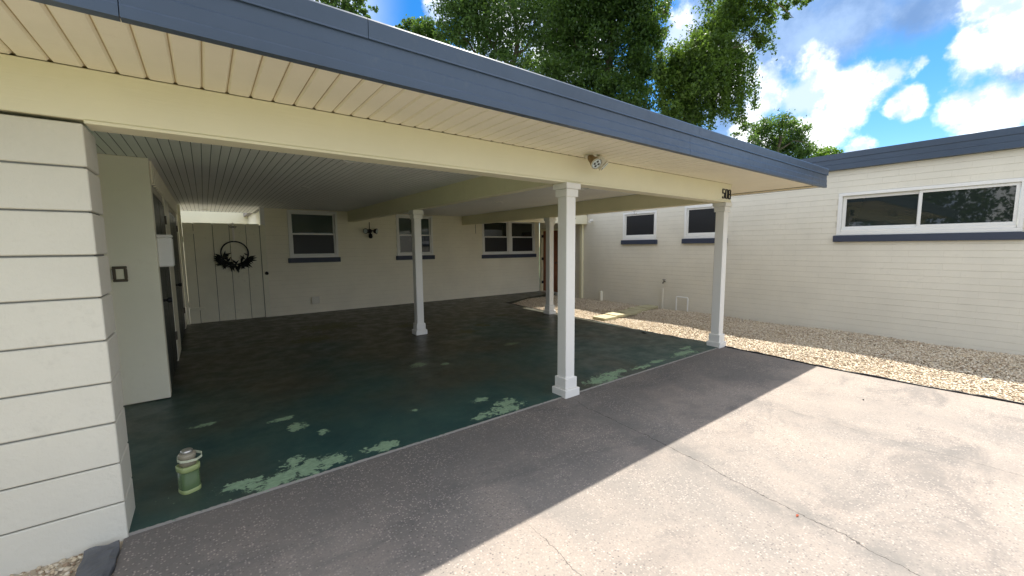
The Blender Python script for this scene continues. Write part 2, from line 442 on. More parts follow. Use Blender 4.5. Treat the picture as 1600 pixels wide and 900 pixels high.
def thing(name, label, cat, group=None, loc=(0, 0, 0)):
    o = bpy.data.objects.new(name, None); col.objects.link(o); o.empty_display_size = .1
    o.location = loc
    return tag(o, label, cat, group)
def bx(name, mat, parent, x0, x1, y0, y1, z0, z1, c=0.0):
    return MB().box(x0, x1, y0, y1, z0, z1, c).build(name, mat, parent)

# ------------------------------------------------------------------ ground sheets
def sheet(name, mat, poly, z, thick=None, label=None):
    mb = MB(); n = len(poly)
    if thick is None:
        mb.add([(x, y, z) for x, y in poly], [tuple(range(n))])
    else:
        vs = [(x, y, z) for x, y in poly]+[(x, y, z-thick) for x, y in poly]
        mb.add(vs, [tuple(range(n)), tuple(range(2*n-1, n-1, -1))]+[(i, i+n, (i+1) % n+n, (i+1) % n) for i in range(n)])
    o = mb.build(name, mat)
    return tag(o, label, None, None, 'structure')
ZD, ZG = -.014, -.055
sheet('ground', 'grass', [(-900, -900), (900, -900), (900, 900), (-900, 900)], -.16)
slab_edge = [(6.30, 2.93), (6.27, 3.8), (6.29, 4.6), (6.40, 6.2), (6.46, 7.6), (6.56, 9.0)]
slab_poly = [(-.46, 2.93), (6.30, 2.93)]+slab_edge[1:]+[(7.6, 9.42), (8.55, 9.72), (9.21, 9.68), (9.21, 10.62), (1.15, 10.72), (-1.2, 10.72), (-1.2, 3.3), (-.46, 3.3)]
sheet('carport_floor', 'greenfloor', slab_poly, 0, .15, 'dark green painted concrete carport floor, paint flaking at the front')
sheet('rear_bounce_ground', 'concrete_step', [(-6, 10.725), (1.14, 10.725), (1.14, 14.6), (-6, 14.6)], -.01, .12, 'unseen pale concrete ground added behind the gate to bounce light')  # added pale sheet, bounces light onto the ceiling by the gate
drive_edge = [(6.27, 2.93), (6.24, 2.2), (6.17, 1.65), (6.17, .8), (6.20, .3), (6.24, -1), (6.3, -9)]
drive_poly = [(-.455, 2.928)]+[(-.46, 2.4), (-.44, 1.2), (-.6, -9)]+drive_edge[::-1]
sheet('driveway', 'drive', [(x, y) for x, y in drive_poly], ZD, .13, 'cracked exposed aggregate concrete driveway')
sheet('gravel_bed', 'gravelbed', [(x-.0, y) for x, y in ([(6.3, -3)]+[(6.1, -.5), (6.1, 3.2)]+[(6.25, 4.6), (6.4, 9.0)]+[(7.6, 9.43), (8.55, 9.73), (9.19, 9.69), (9.19, -3)])], ZG-.03, None, 'bed under the pale gravel')
sheet('side_gravel_bed', 'gravelbed', [(-3.5, -1), (-.42, -1), (-.42, 2.95), (-3.5, 2.95)], -.026, None, 'bed under the gravel by the block wall')

# ------------------------------------------------------------------ block wall at the left
T = thing('block_wall', 'white painted block wall end at the left edge of the carport', 'wall', None, (-1.2, 3.06, 0))
T.location = (0, 0, 0)
zs = [-.16, .190, .410, .634, .854, 1.078, 1.304, 1.519, 1.738, 1.955, 2.172]
bx('joint_core', 'blockj', T, -3.2, -.452, 2.935, 3.21, -.16, 2.17)
for i in range(10):
    for a, b_ in ((-1.62, -.437), (-3.2, -1.63)):
        e = random.uniform(-.0015, .0015) if b_ == -.437 else 0
        mb = MB()
        # rough, slightly uneven block faces
        g = .005+random.random()*.003
        mb.box(a, b_+e, 2.92+random.uniform(-.003, .003), 3.222, zs[i]+g, zs[i+1]-g*.5, .0045)
        mb.build('block', 'blockw', T)

# ------------------------------------------------------------------ carport
C = thing('carport', 'open flat roofed carport with cream beams, square white posts and slate blue fascia', 'carport')
BZ0, BZ1 = 2.188, 2.437       # beam bottom / soffit level
CZ = 2.456                    # ceiling level
XR = 7.60                     # right roof edge
# roof deck
roof = bx('roof', 'roofing', C, -3.4, XR-.001, 2.168, 12.4, 2.52, 2.672, .0)
bx('roof', 'roofing', C, XR+.012, 9.19, 8.38, 12.4, 2.52, 2.66)
# front fascia: lower metal band in sections, upper drip band in sections
def fascia_low(x0, x1):
    prof = [(2.165, 2.398), (2.119, 2.398), (2.119, 2.440), (2.123, 2.447), (2.123, 2.505), (2.127, 2.512), (2.127, 2.585), (2.165, 2.585)]
    MB().loft([[(x, y, z) for y, z in prof] for x in (x0, x1)]).build('fascia', 'fascia', C)
cuts = [-3.4, -.19, 3.72, XR]
for a, b_ in zip(cuts, cuts[1:]): fascia_low(a+.0015, b_-.0015)
def drip(x0, x1):
    prof = [(2.17, 2.580), (2.116, 2.580), (2.116, 2.583), (2.118, 2.590), (2.113, 2.668), (2.117, 2.676), (2.17, 2.676)]
    MB().loft([[(x, y, z) for y, z in prof] for x in (x0, x1)]).build('drip_edge', 'fascia', C)
cuts = [-3.4, .72, 3.86, XR+.03]
for a, b_ in zip(cuts, cuts[1:]): drip(a+.0015, b_-.0015)
bx('fascia_side', 'fascia', C, XR-.03, XR+.004, 2.17, 12.4, 2.41, 2.67)
MB().box(XR-.085, XR-.032, 2.172, 8.36, 2.412, 2.437, .004).build('rake_trim', 'soffit', C)
# soffit panels in front of the beam and along the right overhang
SO = bx('soffit', 'sgap', C, -3.4, XR-.035, 2.168, 12.35, 2.4495, 2.519)
pm = MB()
pm.loft([[(-.046, y_, 0), (.046, y_, 0), (.0545, y_, .0115), (-.0545, y_, .0115)][::1] for y_ in (1, 0)])
pm = pm.mesh('soffit_panel')
pm.materials.append(M['soffit'])
x = -.92
while x < XR-.09:
    ln = (2.918-2.17) if x < 6.35 else (8.35-2.17)
    o = link('soffit_panel', pm, None, SO, False, (x, 2.17, 2.437)); o.scale = (1, ln, 1)
    x += .1143
# ceiling planks
CE = bx('ceiling', 'cgap', C, -1.2, 6.16, 3.05, 12.38, 2.466, 2.4492)
pm = MB().box(-.0335, .0335, 0, 1, 0, .0095, .0045).mesh('ceiling_plank')
pm.materials.append(M['ceil'])
x = -1.0
while x < 6.17:
    if x < 2.93 or x > 3.0:
        y1 = 12.36 if x < 1.05 else 10.6
        o = link('ceiling_plank', pm, None, CE, False, (x, 3.07, CZ-.010)); o.scale = (1, y1-3.07, 1)
    x += .0717
# beams
def beamx(x0, x1, y0, y1, mat='cream', name='beam'):
    o = MB().box(x0, x1, y0, y1, BZ0, BZ1-.001, .004).build(name, mat, C)
    return o
fb_ = beamx(-3.3, 6.29, 2.92, 3.065, name='front_beam')
MB().box(-.43, 6.286, 2.912, 3.072, BZ0-.018, BZ0-.0005, .003).build('beam_lip', 'cream', C)
for xc, y1 in ((2.965, 10.59), (6.225, 10.59)):
    MB().box(xc-.07, xc+.07, 3.0735, y1, BZ0, 2.449, .004).build('beam', 'cream_y', C)
MB().box(6.2965, 9.19, 8.42, 8.54, 2.19, 2.46, .004).build('entry_beam', 'cream', C)
bx('entry_ceiling', 'ceil', C, 6.30, 9.19, 8.545, 10.6, 2.456, 2.518)
MB().box(6.293, 6.299, 3.08, 8.41, BZ0-.004, BZ0+.012).build('beam_lip', 'trim', C)
for yy in (4.55, 6.05):
    pts = [(6.225, yy, BZ0+.004), (6.225, yy, BZ0-.02)]+[(6.225, yy+.03*math.sin(a), BZ0-.05+.03*math.cos(a)) for a in np.linspace(.1, 4.6, 9)]
    MB().tube(pts, .004, 6).build('hook', 'steel', C)
# posts
def post(cx, cy, zb):
    p_ = MB().box(cx-.064, cx+.064, cy-.064, cy+.064, zb, BZ0-.02, .005).build('post', 'white', C)
    MB().box(cx-.104, cx+.104, cy-.104, cy+.104, zb, zb+.085, .005).build('post_base', 'white', p_)
    MB().box(cx-.083, cx+.083, cy-.083, cy+.083, zb+.086, zb+.20, .005).build('post_base', 'white', p_)
    MB().box(cx-.10, cx+.10, cy-.10, cy+.10, BZ0-.075, BZ0-.0185, .004).build('post_cap', 'white', p_)
    MB().box(cx-.082, cx+.082, cy-.082, cy+.082, BZ0-.15, BZ0-.076, .004).build('post_cap', 'white', p_)
post(2.955, 2.985, ZD); post(6.225, 3.01, ZD); post(2.99, 6.73, 0); post(6.27, 6.87, 0)
# front post tops reach the lip; rear ones the beam itself
for cx, cy in ((2.99, 6.73), (6.27, 6.87)):
    MB().box(cx-.09, cx+.09, cy-.09, cy+.09, BZ0-.019, BZ0+.002).build('post_cap', 'white', C)
# recessed lights
for cx, cy in ((1.26, 4.42), (1.25, 6.76), (4.83, 6.81), (4.82, 4.45), (.08, 11.7), (3.9, 9.0), (1.25, 9.1)):
    o = thing('ceiling_light', 'x', 'ceiling light', 'recessed lights in the carport ceiling', (cx, cy, CZ-.01))
    ring = MB(); n = 20
    ring.loft([[(r_*math.cos(2*math.pi*k/n), r_*math.sin(2*math.pi*k/n), z_) for k in range(n)] for r_, z_ in ((.075, .004), (.078, -.006), (.062, -.009), (.056, .002))], False)
    ring.build('trim_ring', 'trim', o, True)
    MB().loft([[(.057*math.cos(2*math.pi*k/n), .057*math.sin(2*math.pi*k/n), z_) for k in range(n)] for z_ in (-.002, .004)]).build('diffuser', 'lens', o)
    o['label'] = {(1.26, 4.42): 'small recessed ceiling light nearest the front beam, left bay', (1.25, 6.76): 'small recessed ceiling light in the middle of the left bay',
                  (4.83, 6.81): 'small recessed ceiling light in the middle of the right bay', (4.82, 4.45): 'small recessed ceiling light just behind the front beam, right of middle post',
                  (.08, 11.7): 'small recessed light in the bright ceiling above the gate', (3.9, 9.0): 'small recessed ceiling light near the back wall, right bay',
                  (1.25, 9.1): 'small recessed ceiling light near the back wall, left bay'}[(cx, cy)]

# ------------------------------------------------------------------ walls of painted brick
RH = .1022
def rects_minus(u0, u1, v0, v1, holes):
    us = sorted({u0, u1, *[h[0] for h in holes], *[h[1] for h in holes]}); us = [u for u in us if u0 <= u <= u1]
    out = []
    for a, b_ in zip(us, us[1:]):
        mid_ = (a+b_)/2
        hs_ = sorted((h[2], h[3]) for h in holes if h[0] < mid_ < h[1])
        z = v0
        for h0, h1 in hs_:
            if h0 > z: out.append((a, b_, z, h0))
            z = max(z, h1)
        if z < v1: out.append((a, b_, z, v1))
    return out
def brick_list(u0, u1, v0, v1, holes, bl=.40):
    out = []; row = 0; z = v0
    while z < v1-.02:
        z1 = min(z+RH, v1)
        a = u0-(bl/2 if row % 2 else 0)
        while a < u1:
            segs = [(max(a, u0), min(a+bl, u1))]
            zz = (z+z1)/2
            for h in holes:
                if h[2]-.0 < zz < h[3]+.0:
                    ns = []
                    for s0, s1_ in segs:
                        if s1_ <= h[0] or s0 >= h[1]: ns.append((s0, s1_))
                        else:
                            if s0 < h[0]: ns.append((s0, h[0]))
                            if s1_ > h[1]: ns.append((h[1], s1_))
                    segs = ns
            for s0, s1_ in segs:
                if s1_-s0 > .03: out.append((s0, s1_, z, z1))
            a += bl
        z += RH; row += 1
    return out
def brick_wall(parent, fn, u0, u1, v0, v1, holes, single=None, bm='brick', jm='joint'):
    """fn maps (u, v, depth outwards) to the world; single(u,v) says which bricks get an object each"""
    core = MB(fn)
    for a, b_, c_, d_ in rects_minus(u0, u1, v0, v1, holes): core.box(a, b_, c_, d_, -.19, -.0045)
    co_ = core.build('wall', jm, parent)
    rest = MB(fn); cnt = 0
    meshes = {}
    for s0, s1_, z0, z1 in brick_list(u0, u1, v0, v1, holes):
        pr = random.uniform(-.0006, .0006); j = .0021; ju = -.0004; tilt = random.uniform(-.0016, .0016)
        if single and cnt < 300 and single((s0+s1_)/2, (z0+z1)/2):
            MB(fn).box(s0+ju, s1_-ju, z0+j+tilt, z1-j+tilt, -.03, pr, .0018).build('brick', bm, co_); cnt += 1
        else:
            rest.box(s0+ju, s1_-ju, z0+j+tilt, z1-j+tilt, -.03, pr, .0018)
    o = rest.build('brickwork', bm, parent); o['kind'] = 'stuff'
    return co_
def window(parent, fn, u0, u1, v0, v1, kind, sill=(.115, .045), lowscreen=True, flip=False):
    fr = MB(fn); w = .055
    # outer casing round the opening
    for a in ((u0, u1, v1-w, v1), (u0, u1, v0, v0+w), (u0, u0+w, v0+w, v1-w), (u1-w, u1, v0+w, v1-w)):
        fr.box(*a, -.12, .018, .004)
    win = fr.build('window', 'trim', parent)
    a0, a1, b0, b1 = u0+w, u1-w, v0+w, v1-w
    def sash(p0, p1, q0, q1, d, mat, sw=.034):
        s_ = MB(fn)
        for r_ in ((p0, p1, q1-sw, q1), (p0, p1, q0, q0+sw), (p0, p0+sw, q0+sw, q1-sw), (p1-sw, p1, q0+sw, q1-sw)):
            s_.box(*r_, d-.03, d, .003)
        s_.build('sash', 'trim', win)
        MB(fn).box(p0+sw-.004, p1-sw+.004, q0+sw-.004, q1-sw+.004, d-.022, d-.014).build('pane', mat, win)
    g = .003
    if kind == 'hung':
        mid_ = (b0+b1)/2
        sash(a0+g, a1-g, mid_-.012, b1-g, -.035, 'glass_up'); sash(a0+g, a1-g, b0+g, mid_+.02, -.003, 'screen' if lowscreen else 'glass')
    elif kind == 'twin':
        mm = (a0+a1)/2
        MB(fn).box(mm-.07, mm+.07, b0+.001, b1-.001, -.11, .014, .004).build('mullion', 'trim', win)
        mid_ = (b0+b1)/2
        for p0, p1 in ((a0+g, mm-.072), (mm+.072, a1-g)):
            sash(p0, p1, mid_-.012, b1-g, -.035, 'glass'); sash(p0, p1, b0+g, mid_+.02, -.003, 'screen')
    elif kind == 'slider':
        mm = (a0+a1)/2
        sash(a0+g, mm+.02, b0+.05, b1-g, -.005, 'glass', .04); sash(mm-.02, a1-g, b0+.05, b1-g, -.037, 'glass', .05)
        MB(fn).box(a0+g, a1-g, b0+.001, b0+.049, -.1, .006, .004).build('track', 'trim', win)
    elif kind == 'screen':
        sash(a0+g, a1-g, b0+.045, b1-g, -.01, 'screen', .032)
        MB(fn).box(a0+g, a1-g, b0+.001, b0+.043, -.1, .008, .004).build('track', 'trim', win)
    h, pr = sill
    MB(fn).box(u0-.035, u1+.035, v0-h, v0-.002, -.1, pr, .006).build('sill', 'sill', win)
    return win

# main house behind the carport: wall faces the camera at y = 10.6
H = thing('main_house', 'cream painted brick house wall with three windows behind the carport', 'house')
fnB = lambda v: (v[0], 10.6-v[2], v[1])
winB = [(1.565, 2.64, 1.325, 2.43), (4.135, 5.195, 1.325, 2.43), (6.87, 8.99, 1.30, 2.40)]
brick_wall(H, fnB, 1.115, 9.19, 0, 2.4485, winB, None, 'brick_lifted', 'joint_lifted')
window(H, fnB, *winB[0], 'hung'); window(H, fnB, *winB[1], 'hung', lowscreen=False); window(H, fnB, *winB[2], 'twin')
fnBs = lambda v: (1.115-v[2], v[0], v[1])
MB(fnBs).box(10.79, 18, 0, 2.5, -.18, 0).build('side_wall', 'panelw', H)
bx('wall', 'panelw', H, 1.3, 12.5, 17.8, 18, 0, 2.5)
bx('roof', 'roofing', H, 1.0, 9.15, 12.405, 18.2, 2.5, 2.66)
MB().box(1.03, 1.1145, 10.602, 10.70, 0, 2.449, .004).build('corner_trim', 'trim', H)

# bedroom wing at the right: wall faces -x at x = 9.2
G = thing('house_wing', 'pale painted brick house wing with a wide slider window and slate blue fascia', 'house')
fnW = lambda v: (9.2-v[2], v[0], v[1])
winW = [(.26, 2.375, 1.70, 2.45), (4.34, 5.325, 1.70, 2.46), (6.075, 7.11, 1.695, 2.43)]
door_hole = (9.62, 10.52, .02, 2.12)
brick_wall(G, fnW, -3.0, 10.6, -.10, 2.862, winW+[door_hole], single=lambda u, v: -.15 < u < 4.35)
window(G, fnW, *winW[0], 'slider', (.115, .05)); window(G, fnW, *winW[1], 'screen', (.115, .05)); window(G, fnW, *winW[2], 'screen', (.115, .05))
bx('wall', 'brick', G, 9.41, 16, -3.0, -2.8, -.1, 2.86)
bx('roof', 'roofing', G, 9.115, 16.2, -3.2, 18, 2.9, 3.135)
MB(fnW).loft([[(u, z, d) for d, z in ((-.005, 2.862), (.092, 2.862), (.092, 2.955), (.096, 2.960), (.092, 2.965), (.092, 3.04), (.10, 3.05), (.10, 3.145), (.085, 3.145), (-.005, 3.145))] for u in (-3.2, 18)]).build('fascia', 'fascia', G)
# brown entry door
DF = MB(fnW)
DF.box(10.46, 10.52, .02, 2.12, -.15, .015, .004).box(9.62, 9.68, .02, 2.12, -.15, .015, .004).box(9.681, 10.459, 2.06, 2.12, -.15, .015, .004)
d_ = MB(fnW).box(9.683, 10.457, .03, 2.057, -.09, -.045, .003).build('door', 'door_brown', G)
DF.build('door_frame', 'cream_y', d_)
MB(fnW).box(10.0, 10.16, 1.62, 1.9, -.05, -.040, .003).build('pane', 'lens', d_)  # pale base colour stands in for the reflection in the door glass
for z in (.28, 1.08, 1.84): MB(fnW).box(10.44, 10.475, z, z+.09, -.046, .021, .002).build('hinge', 'black', d_)
MB().tube([(9.24, 9.75, 1.0), (9.185, 9.75, 1.0), (9.16, 9.75, 1.0), (9.14, 9.75, 1.0)], [.012, .012, .03, .024], 10).build('handle', 'bronze', d_)
bx('doorstep', 'concrete_step', G, 9.08, 9.199, 9.60, 10.54, -.05, .025, .01)
# things on the wing wall
o = MB(fnW).box(8.56, 8.66, -.08, 2.455, .001, .075, .006).build('downspout', 'cream_y')
tag(o, 'cream square downspout running up the wing wall left of the small windows', 'downspout')
o = MB().tube([(9.12, 7.78, -.08), (9.12, 7.78, .22), (9.12, 7.78, .245)], [.052, .052, .045], 14).build('pipe_stub', 'panelw')
tag(o, 'short pale capped pipe standing in gravel beside the wing wall', 'pipe')
o = MB(fnW).box(5.82, 5.88, -.08, .46, .001, .035, .006).build('conduit_cover', 'brick')
tag(o, 'narrow painted conduit cover on the wing wall below the hose tap', 'conduit')
S = thing('hose_tap', 'dark brass hose tap on the wing wall above the conduit cover', 'tap', None, (9.2, 5.79, .64))
MB().tube([(.01, 0, 0), (-.05, 0, 0), (-.085, 0, -.01), (-.10, 0, -.045)], [.014, .013, .013, .015], 9).build('spout', 'bronze', S)
MB().tube([(-.055, 0, .01), (-.055, 0, .045)], .008, 8).build('stem', 'bronze', S)
MB().tube([(-.055, .035*math.cos(a), .05+.0*math.sin(a)) if False else (-.055+.034*math.sin(a), .034*math.cos(a), .045) for a in np.linspace(0, 2*math.pi, 13)], .007, 6).build('handwheel', 'black', S)
U = MB().tube([(9.13, 5.43, -.08), (9.13, 5.43, .28), (9.13, 5.415, .295), (9.13, 5.15, .295), (9.13, 5.135, .28), (9.13, 5.135, -.08)], .016, 9).build('pipe_loop', 'trim')
tag(U, 'white upside down U pipe standing in gravel at the wing wall', 'pipe')
o = thing('corner_flood_light', 'small white lamp bracket on the wing wall top under the carport beam', 'lamp', None, (9.2, 8.25, 2.30))
MB().box(-.02, .004, -.05, .05, -.04, .04, .004).build('plate', 'trim', o)
MB().tube([(-.015, 0, 0), (-.09, -.03, 0), (-.10, -.05, -.02), (-.19, -.10, -.05)], [.012, .012, .03, .045], 10).build('lamp_head', 'trim', o)

# ------------------------------------------------------------------ storage room at the left
K = thing('storage_room', 'cream storage room with dark doors along the left side of the carport', 'shed')
XS = -.385
bx('front_panel', 'panelw', K, -1.2, XS+.004, 5.42, 5.50, .012, 2.444, .004)
MB().box(-.80, -.742, 5.398, 5.4195, .012, 2.444, .003).build('batten', 'panelw', K)
d1, d2 = (5.62, 7.15), (8.0, 10.0)
for y0, y1 in ((5.503, d1[0]), (d1[1], d2[0]), (d2[1], 10.60)):
    bx('side_wall', 'panelw', K, XS-.12, XS, y0, y1, .012, 2.444, .004)
for dd in (d1, d2):
    bx('header', 'joint', K, XS-.12, XS-.012, dd[0]+.001, dd[1]-.001, 2.16, 2.444)
    d_ = bx('door', 'door_dark', K, XS-.06, XS-.016, dd[0]+.004, dd[1]-.004, .02, 2.155, .003)
    mid_ = (dd[0]+dd[1])/2
    for a, b_ in ((dd[0]+.02, mid_-.015), (mid_+.015, dd[1]-.02)):
        bx('door_board', 'door_dark', d_, XS-.0165, XS-.006, a, b_, .05, 2.12, .004)
    MB().tube([(XS-.03, dd[0]+.12, 1.0), (XS+.02, dd[0]+.12, 1.0), (XS+.04, dd[0]+.12, 1.0), (XS+.07, dd[0]+.12, 1.0)], [.022, .012, .03, .026], 12).build('knob', 'black', d_)
    for z in (.32, 1.88): bx('hinge', 'bronze', d_, XS-.02, XS+.012, dd[1]-.05, dd[1]+.03, z, z+.11, .002)
y = 5.56
while y < 10.5:
    MB().box(XS+.0005 if not (d1[0] < y < d1[1] or d2[0] < y < d2[1]) else XS-.0115, XS+.018, y, y+.075, 2.225, 2.442, .003).build('batten', 'panelw', K)
    y += .2
bx('back_wall', 'panelw', K, -1.2, XS-.125, 10.45, 10.60, .012, 2.444)
MBX = thing('mailbox', 'white metal mailbox fixed to the side wall by the first dark door', 'mailbox', None, (XS-.02, 5.56, 1.37))
MB().box(.021, .145, -.075, .11, 0, .30, .012).build('box', 'trim', MBX)
MB().box(.0205, .147, -.077, .112, .301, .33, .008).build('lid', 'trim', MBX)
MB().box(-.001, .020, -.05, .08, .04, .28).build('bracket', 'lampwhite', MBX)
EB = thing('outdoor_switch', 'brown framed outdoor switch box on the cream storage panel', 'switch', None, (-.665, 5.42, 1.315))
fr = MB()
for a in ((-.052, .052, .05, .075), (-.052, .052, -.075, -.05), (-.052, -.03, -.05, .05), (.03, .052, -.05, .05)): fr.box(a[0], a[1], -.03, .001, a[2], a[3], .004)
fr.build('box', 'bronze', EB)
MB().box(-.0295, .0295, -.018, -.001, -.0495, .0495, .003).build('cover', 'board', EB)
MB().box(-.0605, -.0525, -.034, -.006, -.05, .05, .002).build('lid', 'steel', EB)

# ------------------------------------------------------------------ gate with wreath
GT = thing('board_gate', 'weathered white board gate at the back left of the carport', 'gate')
xs = [-.33, -.155, .163, .449, .747, 1.005]
for i, (a, b_) in enumerate(zip(xs, xs[1:])):
    MB().box(a+.004, b_-.004, 10.60, 10.628, .010+random.uniform(-.003, .003), 2.085+random.uniform(-.004, .004), .004).build('board', 'board', GT)
MB().box(XS+.001, -.334, 10.60, 10.66, 0, 2.44, .003).build('gate_post', 'board', GT)
def dog(x0, x1, y0, y1, z1):
    c_ = .03
    pts = [(x0, .008), (x1, .008), (x1, z1-c_), (x1-c_, z1), (x0+c_, z1), (x0, z1-c_)]
    MB().loft([[(x, y, z) for x, z in pts] for y in (y1, y0)]).build('board', 'board', GT)
dog(1.010, 1.108, 10.575, 10.5985, 2.075)
for z in (.28, 1.86):
    MB().box(-.322, -.07, 10.578, 10.5985, z, z+.06, .003).build('hinge_strap', 'board', GT)
MB().box(-.325, 1.027, 10.6285, 10.634, .004, 2.06).build('backing', 'gap', GT)  # added dark sheet, stops light leaking between the boards
MB().box(-.35, 1.03, 10.6345, 10.67, .35, .45).build('rail', 'board', GT)
MB().box(-.35, 1.03, 10.6345, 10.67, 1.7, 1.8).build('rail', 'board', GT)
o = MB().tube([(1.06, 10.574, 1.0), (1.06, 10.55, 1.0), (1.075, 10.53, 1.0), (1.09, 10.50, .99)], [.012, .014, .04, .03], 10).build('latch_knob', 'black', GT)
WR = thing('wreath', 'round dark wreath with black leaves hanging on the board gate', 'wreath', None, (.52, 10.575, 1.46))
ring = [(.245*math.cos(a), 0, .245*math.sin(a)) for a in np.linspace(0, 2*math.pi, 41)]
MB().tube(ring, .014, 7, False).build('hoop', 'black', WR, True)
for i in range(90):
    a = R(random.uniform(-165, -15)); L = random.uniform(.11, .22)
    base = Vector((.245*math.cos(a), random.uniform(-.015, .01), .245*math.sin(a)))
    da = a+random.uniform(-1.2, 1.2) if random.random() < .75 else a+math.pi+random.uniform(-.8, .8)
    if random.random() < .35: da = 0 if base.x > 0 else math.pi; da += random.uniform(-.5, .5)
    dr = Vector((math.cos(da), random.uniform(-.6, -.02), math.sin(da))).normalized()
    sd = dr.cross(Vector((0, 1, 0))).normalized()*L*.13
    if (base+dr*L).x > .42 or (base+dr*L).x < -.42: L *= .7
    up = Vector((0, -.012, 0))
    MB().add([base, base+dr*L*.45+sd, base+dr*L, base+dr*L*.45-sd, base+dr*L*.45+up], [(0, 1, 4), (1, 2, 4), (2, 3, 4), (3, 0, 4), (0, 3, 2, 1)]).build('leaf', 'wreath', WR)
MB().box(-.018, .018, -.010, .000, .25, .64, .002).build('ribbon', 'ribbon', WR)
for s_ in (-1, 1):
    MB().tube([(0, -.01, .55), (s_*.035, -.02, .575), (s_*.06, -.022, .555), (s_*.035, -.02, .532), (0, -.01, .55)], .007, 6).build('bow', 'bronze', WR)
MB().tube([(0, .004, .62), (0, -.002, .645), (0, .02, .645)], .006, 6).build('hanger', 'steel', WR)
# wall seen through the gap above the gate
o = MB().box(-6, 1.10, 14.6, 14.75, -.1, 3.0).build('rear_wall', 'cream'); tag(o, 'sunlit cream wall showing above the board gate', 'wall')

# ------------------------------------------------------------------ small fixtures
# number 508 on the beam end
HN = thing('house_number', 'black house number 508 on the right end of the front beam', 'house number', None, (6.14, 2.92, 2.285))
def stroke(name, pts, parent, w=.0085):
    mb = MB()
    for (x0, z0), (x1, z1) in zip(pts, pts[1:]):
        a, b_ = min(x0, x1)-w, max(x0, x1)+w
        c_, d2_ = min(z0, z1)-w, max(z0, z1)+w
        mb.box(a, b_, -.012, .0005, c_, d2_)
    return mb.build(name, 'number', parent)
hw, hh_ = .029, .062
for k_, dx in (('5', -.088), ('0', 0), ('8', .088)):
    e = .010
    seg = {'5': [(hw, hh_), (-hw, hh_), (-hw, .008), (hw-e, .008), (hw, 0), (hw, -hh_+e), (hw-e, -hh_), (-hw, -hh_), (-hw, -hh_+.02)],
           '0': [(-hw+e, hh_), (hw-e, hh_), (hw, hh_-e), (hw, -hh_+e), (hw-e, -hh_), (-hw+e, -hh_), (-hw, -hh_+e), (-hw, hh_-e), (-hw+e, hh_)],
           '8': [(-hw+e, hh_), (hw-e, hh_), (hw, hh_-e), (hw, -hh_+e), (hw-e, -hh_), (-hw+e, -hh_), (-hw, -hh_+e), (-hw, hh_-e), (-hw+e, hh_)]}[k_]
    mb = MB()
    w = .0068
    for n_, ((x0, z0), (x1, z1)) in enumerate(zip(seg, seg[1:])):
        p0, p1 = Vector((x0+dx, 0, z0)), Vector((x1+dx, 0, z1)); d = (p1-p0).normalized(); sd = Vector((-d.z, 0, d.x))*w
        p0, p1 = p0-d*w*.4, p1+d*w*.4
        q = [p0+sd, p1+sd, p1-sd, p0-sd]; f_ = Vector((0, -.012-n_*.0003, 0)); g_ = Vector((0, .0006, 0))
        mb.add([v+f_ for v in q]+[v+g_ for v in q], [(0, 1, 2, 3), (7, 6, 5, 4), (0, 4, 5, 1), (1, 5, 6, 2), (2, 6, 7, 3), (3, 7, 4, 0)])
    if k_ == '8': mb.box(dx-hw+.009, dx+hw-.009, -.011, .0006, -w, w)
    mb.build('digit', 'number', HN)

# flood light under the soffit
FL = thing('flood_light', 'two headed white flood light under the soffit beside the front beam', 'flood light', None, (3.10, 2.80, 2.437))
n = 18
MB().loft([[(r_*math.cos(2*math.pi*k/n), r_*.8*math.sin(2*math.pi*k/n), z_) for k in range(n)] for r_, z_ in ((.075, .0), (.075, -.018), (.05, -.03), (.02, -.034))]).build('base_plate', 'lampwhite', FL, True)
h1 = Vector((-.055, -.035, -.03)); dr = Vector((-.10, -.75, -.62)).normalized()
MB().tube([h1+Vector((.03, .03, .01)), h1, h1+dr*.02, h1+dr*.06, h1+dr*.10, h1+dr*.125], [.018, .022, .034, .038, .05, .052], 18).build('lamp_head', 'lampbrown', FL, True)
lens = MB().tube([h1+dr*.124, h1+dr*.131], [.05, .046], 18).build('lens', 'lens', FL)
sx = dr.cross(Vector((0, 0, 1))).normalized(); sz = sx.cross(dr)
MB().tube([h1+dr*.118, h1+dr*.134], [.0545, .0545], 18, False).build('lamp_rim', 'lampwhite', FL)
for a_, b_ in ((-1, 0), (1, 0), (0, 1), (0, -1)):
    q = h1+dr*.131+sx*a_*.024+sz*b_*.024
    MB().tube([q, q+dr*.005], [.013, .010], 10).build('led', 'glass', lens)
h2 = Vector((.055, -.03, -.035)); d2_ = Vector((.55, -.45, -.7)).normalized()
rot = d2_.to_track_quat('Z', 'Y').to_matrix()
def obox(name, mat, x0, x1, y0, y1, z0, z1, c_=.006):
    mb = MB().box(x0, x1, y0, y1, z0, z1, c_)
    mb.v = [tuple(h2+rot @ Vector(v)) for v in mb.v]
    return mb.build(name, mat, FL)
obox('lamp_head', 'lampwhite', -.05, .05, -.045, .045, .0, .085)
obox('hood', 'lampwhite', -.058, .058, -.052, .052, .086, .10)
obox('lens', 'lens', -.042, .042, -.038, .038, .1005, .112)
MB().tube([Vector((.01, 0, -.02)), h2+d2_*.01], .016, 10).build('arm', 'lampbrown', FL)

